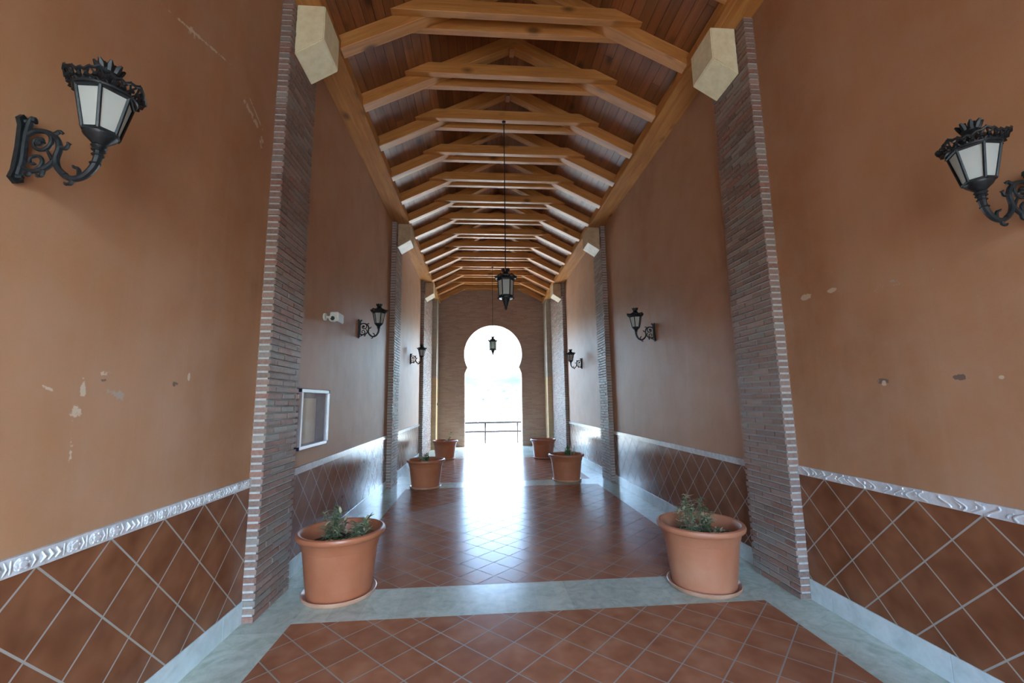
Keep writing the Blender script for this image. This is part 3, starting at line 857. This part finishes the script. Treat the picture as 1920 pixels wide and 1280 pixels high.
# ------------------------------------------------------------------ outside: terrace, railing, hillside
bm = bmesh.new(); box(bm, -14, 14, YE+.42, 17.25, -.35, -.02)
tag(obj('terrace', bm, CONC), kind='structure')
bm = bmesh.new(); box(bm, -30, 30, YB-40, YB, -.3, -.02)
tag(obj('forecourt', bm, mat_noise('dark_paving', (.10, .10, .10), (.15, .15, .14), 4, .9)), kind='structure')  # unseen ground, kept dark so less light bounces up to the near walls
rl = empty('terrace_railing', (0, 17.0, -.02)); tag(rl, 'dark metal terrace railing beyond the horseshoe arch', 'railing')
bm = bmesh.new(); box(bm, -6, 6, -.04, .04, .78, .845); obj('top_rail', bm, RAILP, rl)
bm = bmesh.new(); box(bm, -6, 6, -.03, .03, .43, .50); obj('middle_rail', bm, RAILP, rl)
for k in range(-4, 5):
    x = -.24+1.27*k
    if abs(x) > 5.9: continue
    bm = bmesh.new(); box(bm, x-.028, x+.028, -.028, .028, 0, .80); obj('post', bm, RAILP, rl)
for k in range(-26, 30):
    bm = bmesh.new(); tube(bm, [(k*.105, 0, .06), (k*.105, 0, .80)], .004, 6); obj('baluster', bm, ALU, rl)
bm = bmesh.new(); box(bm, -6, 6, -.012, .012, .05, .07); obj('bottom_rail', bm, ALU, rl)

from mathutils import noise as MN
def hz(x, y):
    key = [(17.3, -6), (60, -8), (200, -13), (400, -20), (600, -12), (900, 16), (1400, 0), (2600, -40)]
    z = key[-1][1]
    for (a, za), (b, zb) in zip(key, key[1:]):
        if a <= y <= b: t = (y-a)/(b-a); z = za+(zb-za)*t; break
    ridge = 66+min(.27*abs(x-40), 60+.03*abs(x))
    g = math.exp(-((y-1400)/330)**2)
    z += (ridge)*g
    am = min(1, max(0, (y-150)/600))
    z += am*(9*MN.noise(Vector((x/130, y/170, 0)))+4*MN.noise(Vector((x/45, y/60, 3))))
    return z
bm = bmesh.new(); NX, NY = 90, 110; g = []
for j in range(NY+1):
    y = 17.3*(2600/17.3)**(j/NY); row = []
    for i in range(NX+1):
        x = (i/NX-.5)*2*(40+y*.55)
        row.append(bm.verts.new((x, y, hz(x, y))))
    g.append(row)
for j in range(NY):
    for i in range(NX): bm.faces.new((g[j][i], g[j][i+1], g[j+1][i+1], g[j+1][i]))
HM = M('hillside', .95, spec=.1); v = HM.coord()
n1 = HM.noise(v, .012, 6, .65); n2 = HM.noise(v, .09, 5, .7)
far_c = HM.ramp(n1, [(.35, (.008, .030, .028)), (.5, (.013, .036, .034)), (.65, (.022, .044, .040))])
near_c = HM.mix(HM.ramp(n2, [(.50, (0, 0, 0)), (.60, (1, 1, 1))]), (.34, .34, .32), (.10, .17, .14))
hs = HM.n('SeparateXYZ'); HM.l(v, hs.inputs[0])
edge = HM.math('ADD', hs.outputs[1], HM.math('MULTIPLY', HM.math('SUBTRACT', n1, .5), 700))
fk = HM.math('MULTIPLY', HM.math('SUBTRACT', edge, 700), .006, clamp=True)
mk_ = HM.math('MULTIPLY', HM.math('SUBTRACT', hs.outputs[1], 260), .01, clamp=True)
town_c = HM.mix(HM.ramp(n2, [(.46, (0, 0, 0)), (.56, (1, 1, 1))]), (.060, .064, .060), (.018, .034, .032))
HM.base(HM.mix(fk, HM.mix(mk_, near_c, town_c), far_c))
tag(obj('hillside', bm, HM.m, None, True), kind='structure')
# whitewashed houses scattered on the slope
bm = bmesh.new(); box(bm, -5, 5, -4, 4, -3, 6)
hb = obj('hillside_house', bm, HOUSE)
bm = bmesh.new(); poly_prism(bm, [(-5.4, 6), (5.4, 6), (0, 8.4)], 'y', -4.3, 4.3); obj('roof', bm, ROOFT, hb)
rh = random.Random(5); k = 0
placed = []
for i in range(90):
    y = rh.uniform(420, 1000); x = rh.uniform(-.06, .12)*y
    if any(math.hypot(x-a, y-b) < 19 for a, b in placed) or len(placed) > 42: continue
    placed.append((x, y))
    o = hb if k == 0 else copy_tree(hb); k += 1
    o.location = (x, y, hz(x, y)); o.rotation_euler = (0, 0, rh.uniform(-.6, .6)); q = rh.uniform(.7, 1.2); o.scale = (q, q, q)
    tag(o, 'tiny whitewashed house on the hillside seen through the arch', 'house', 'houses scattered on the far hillside')
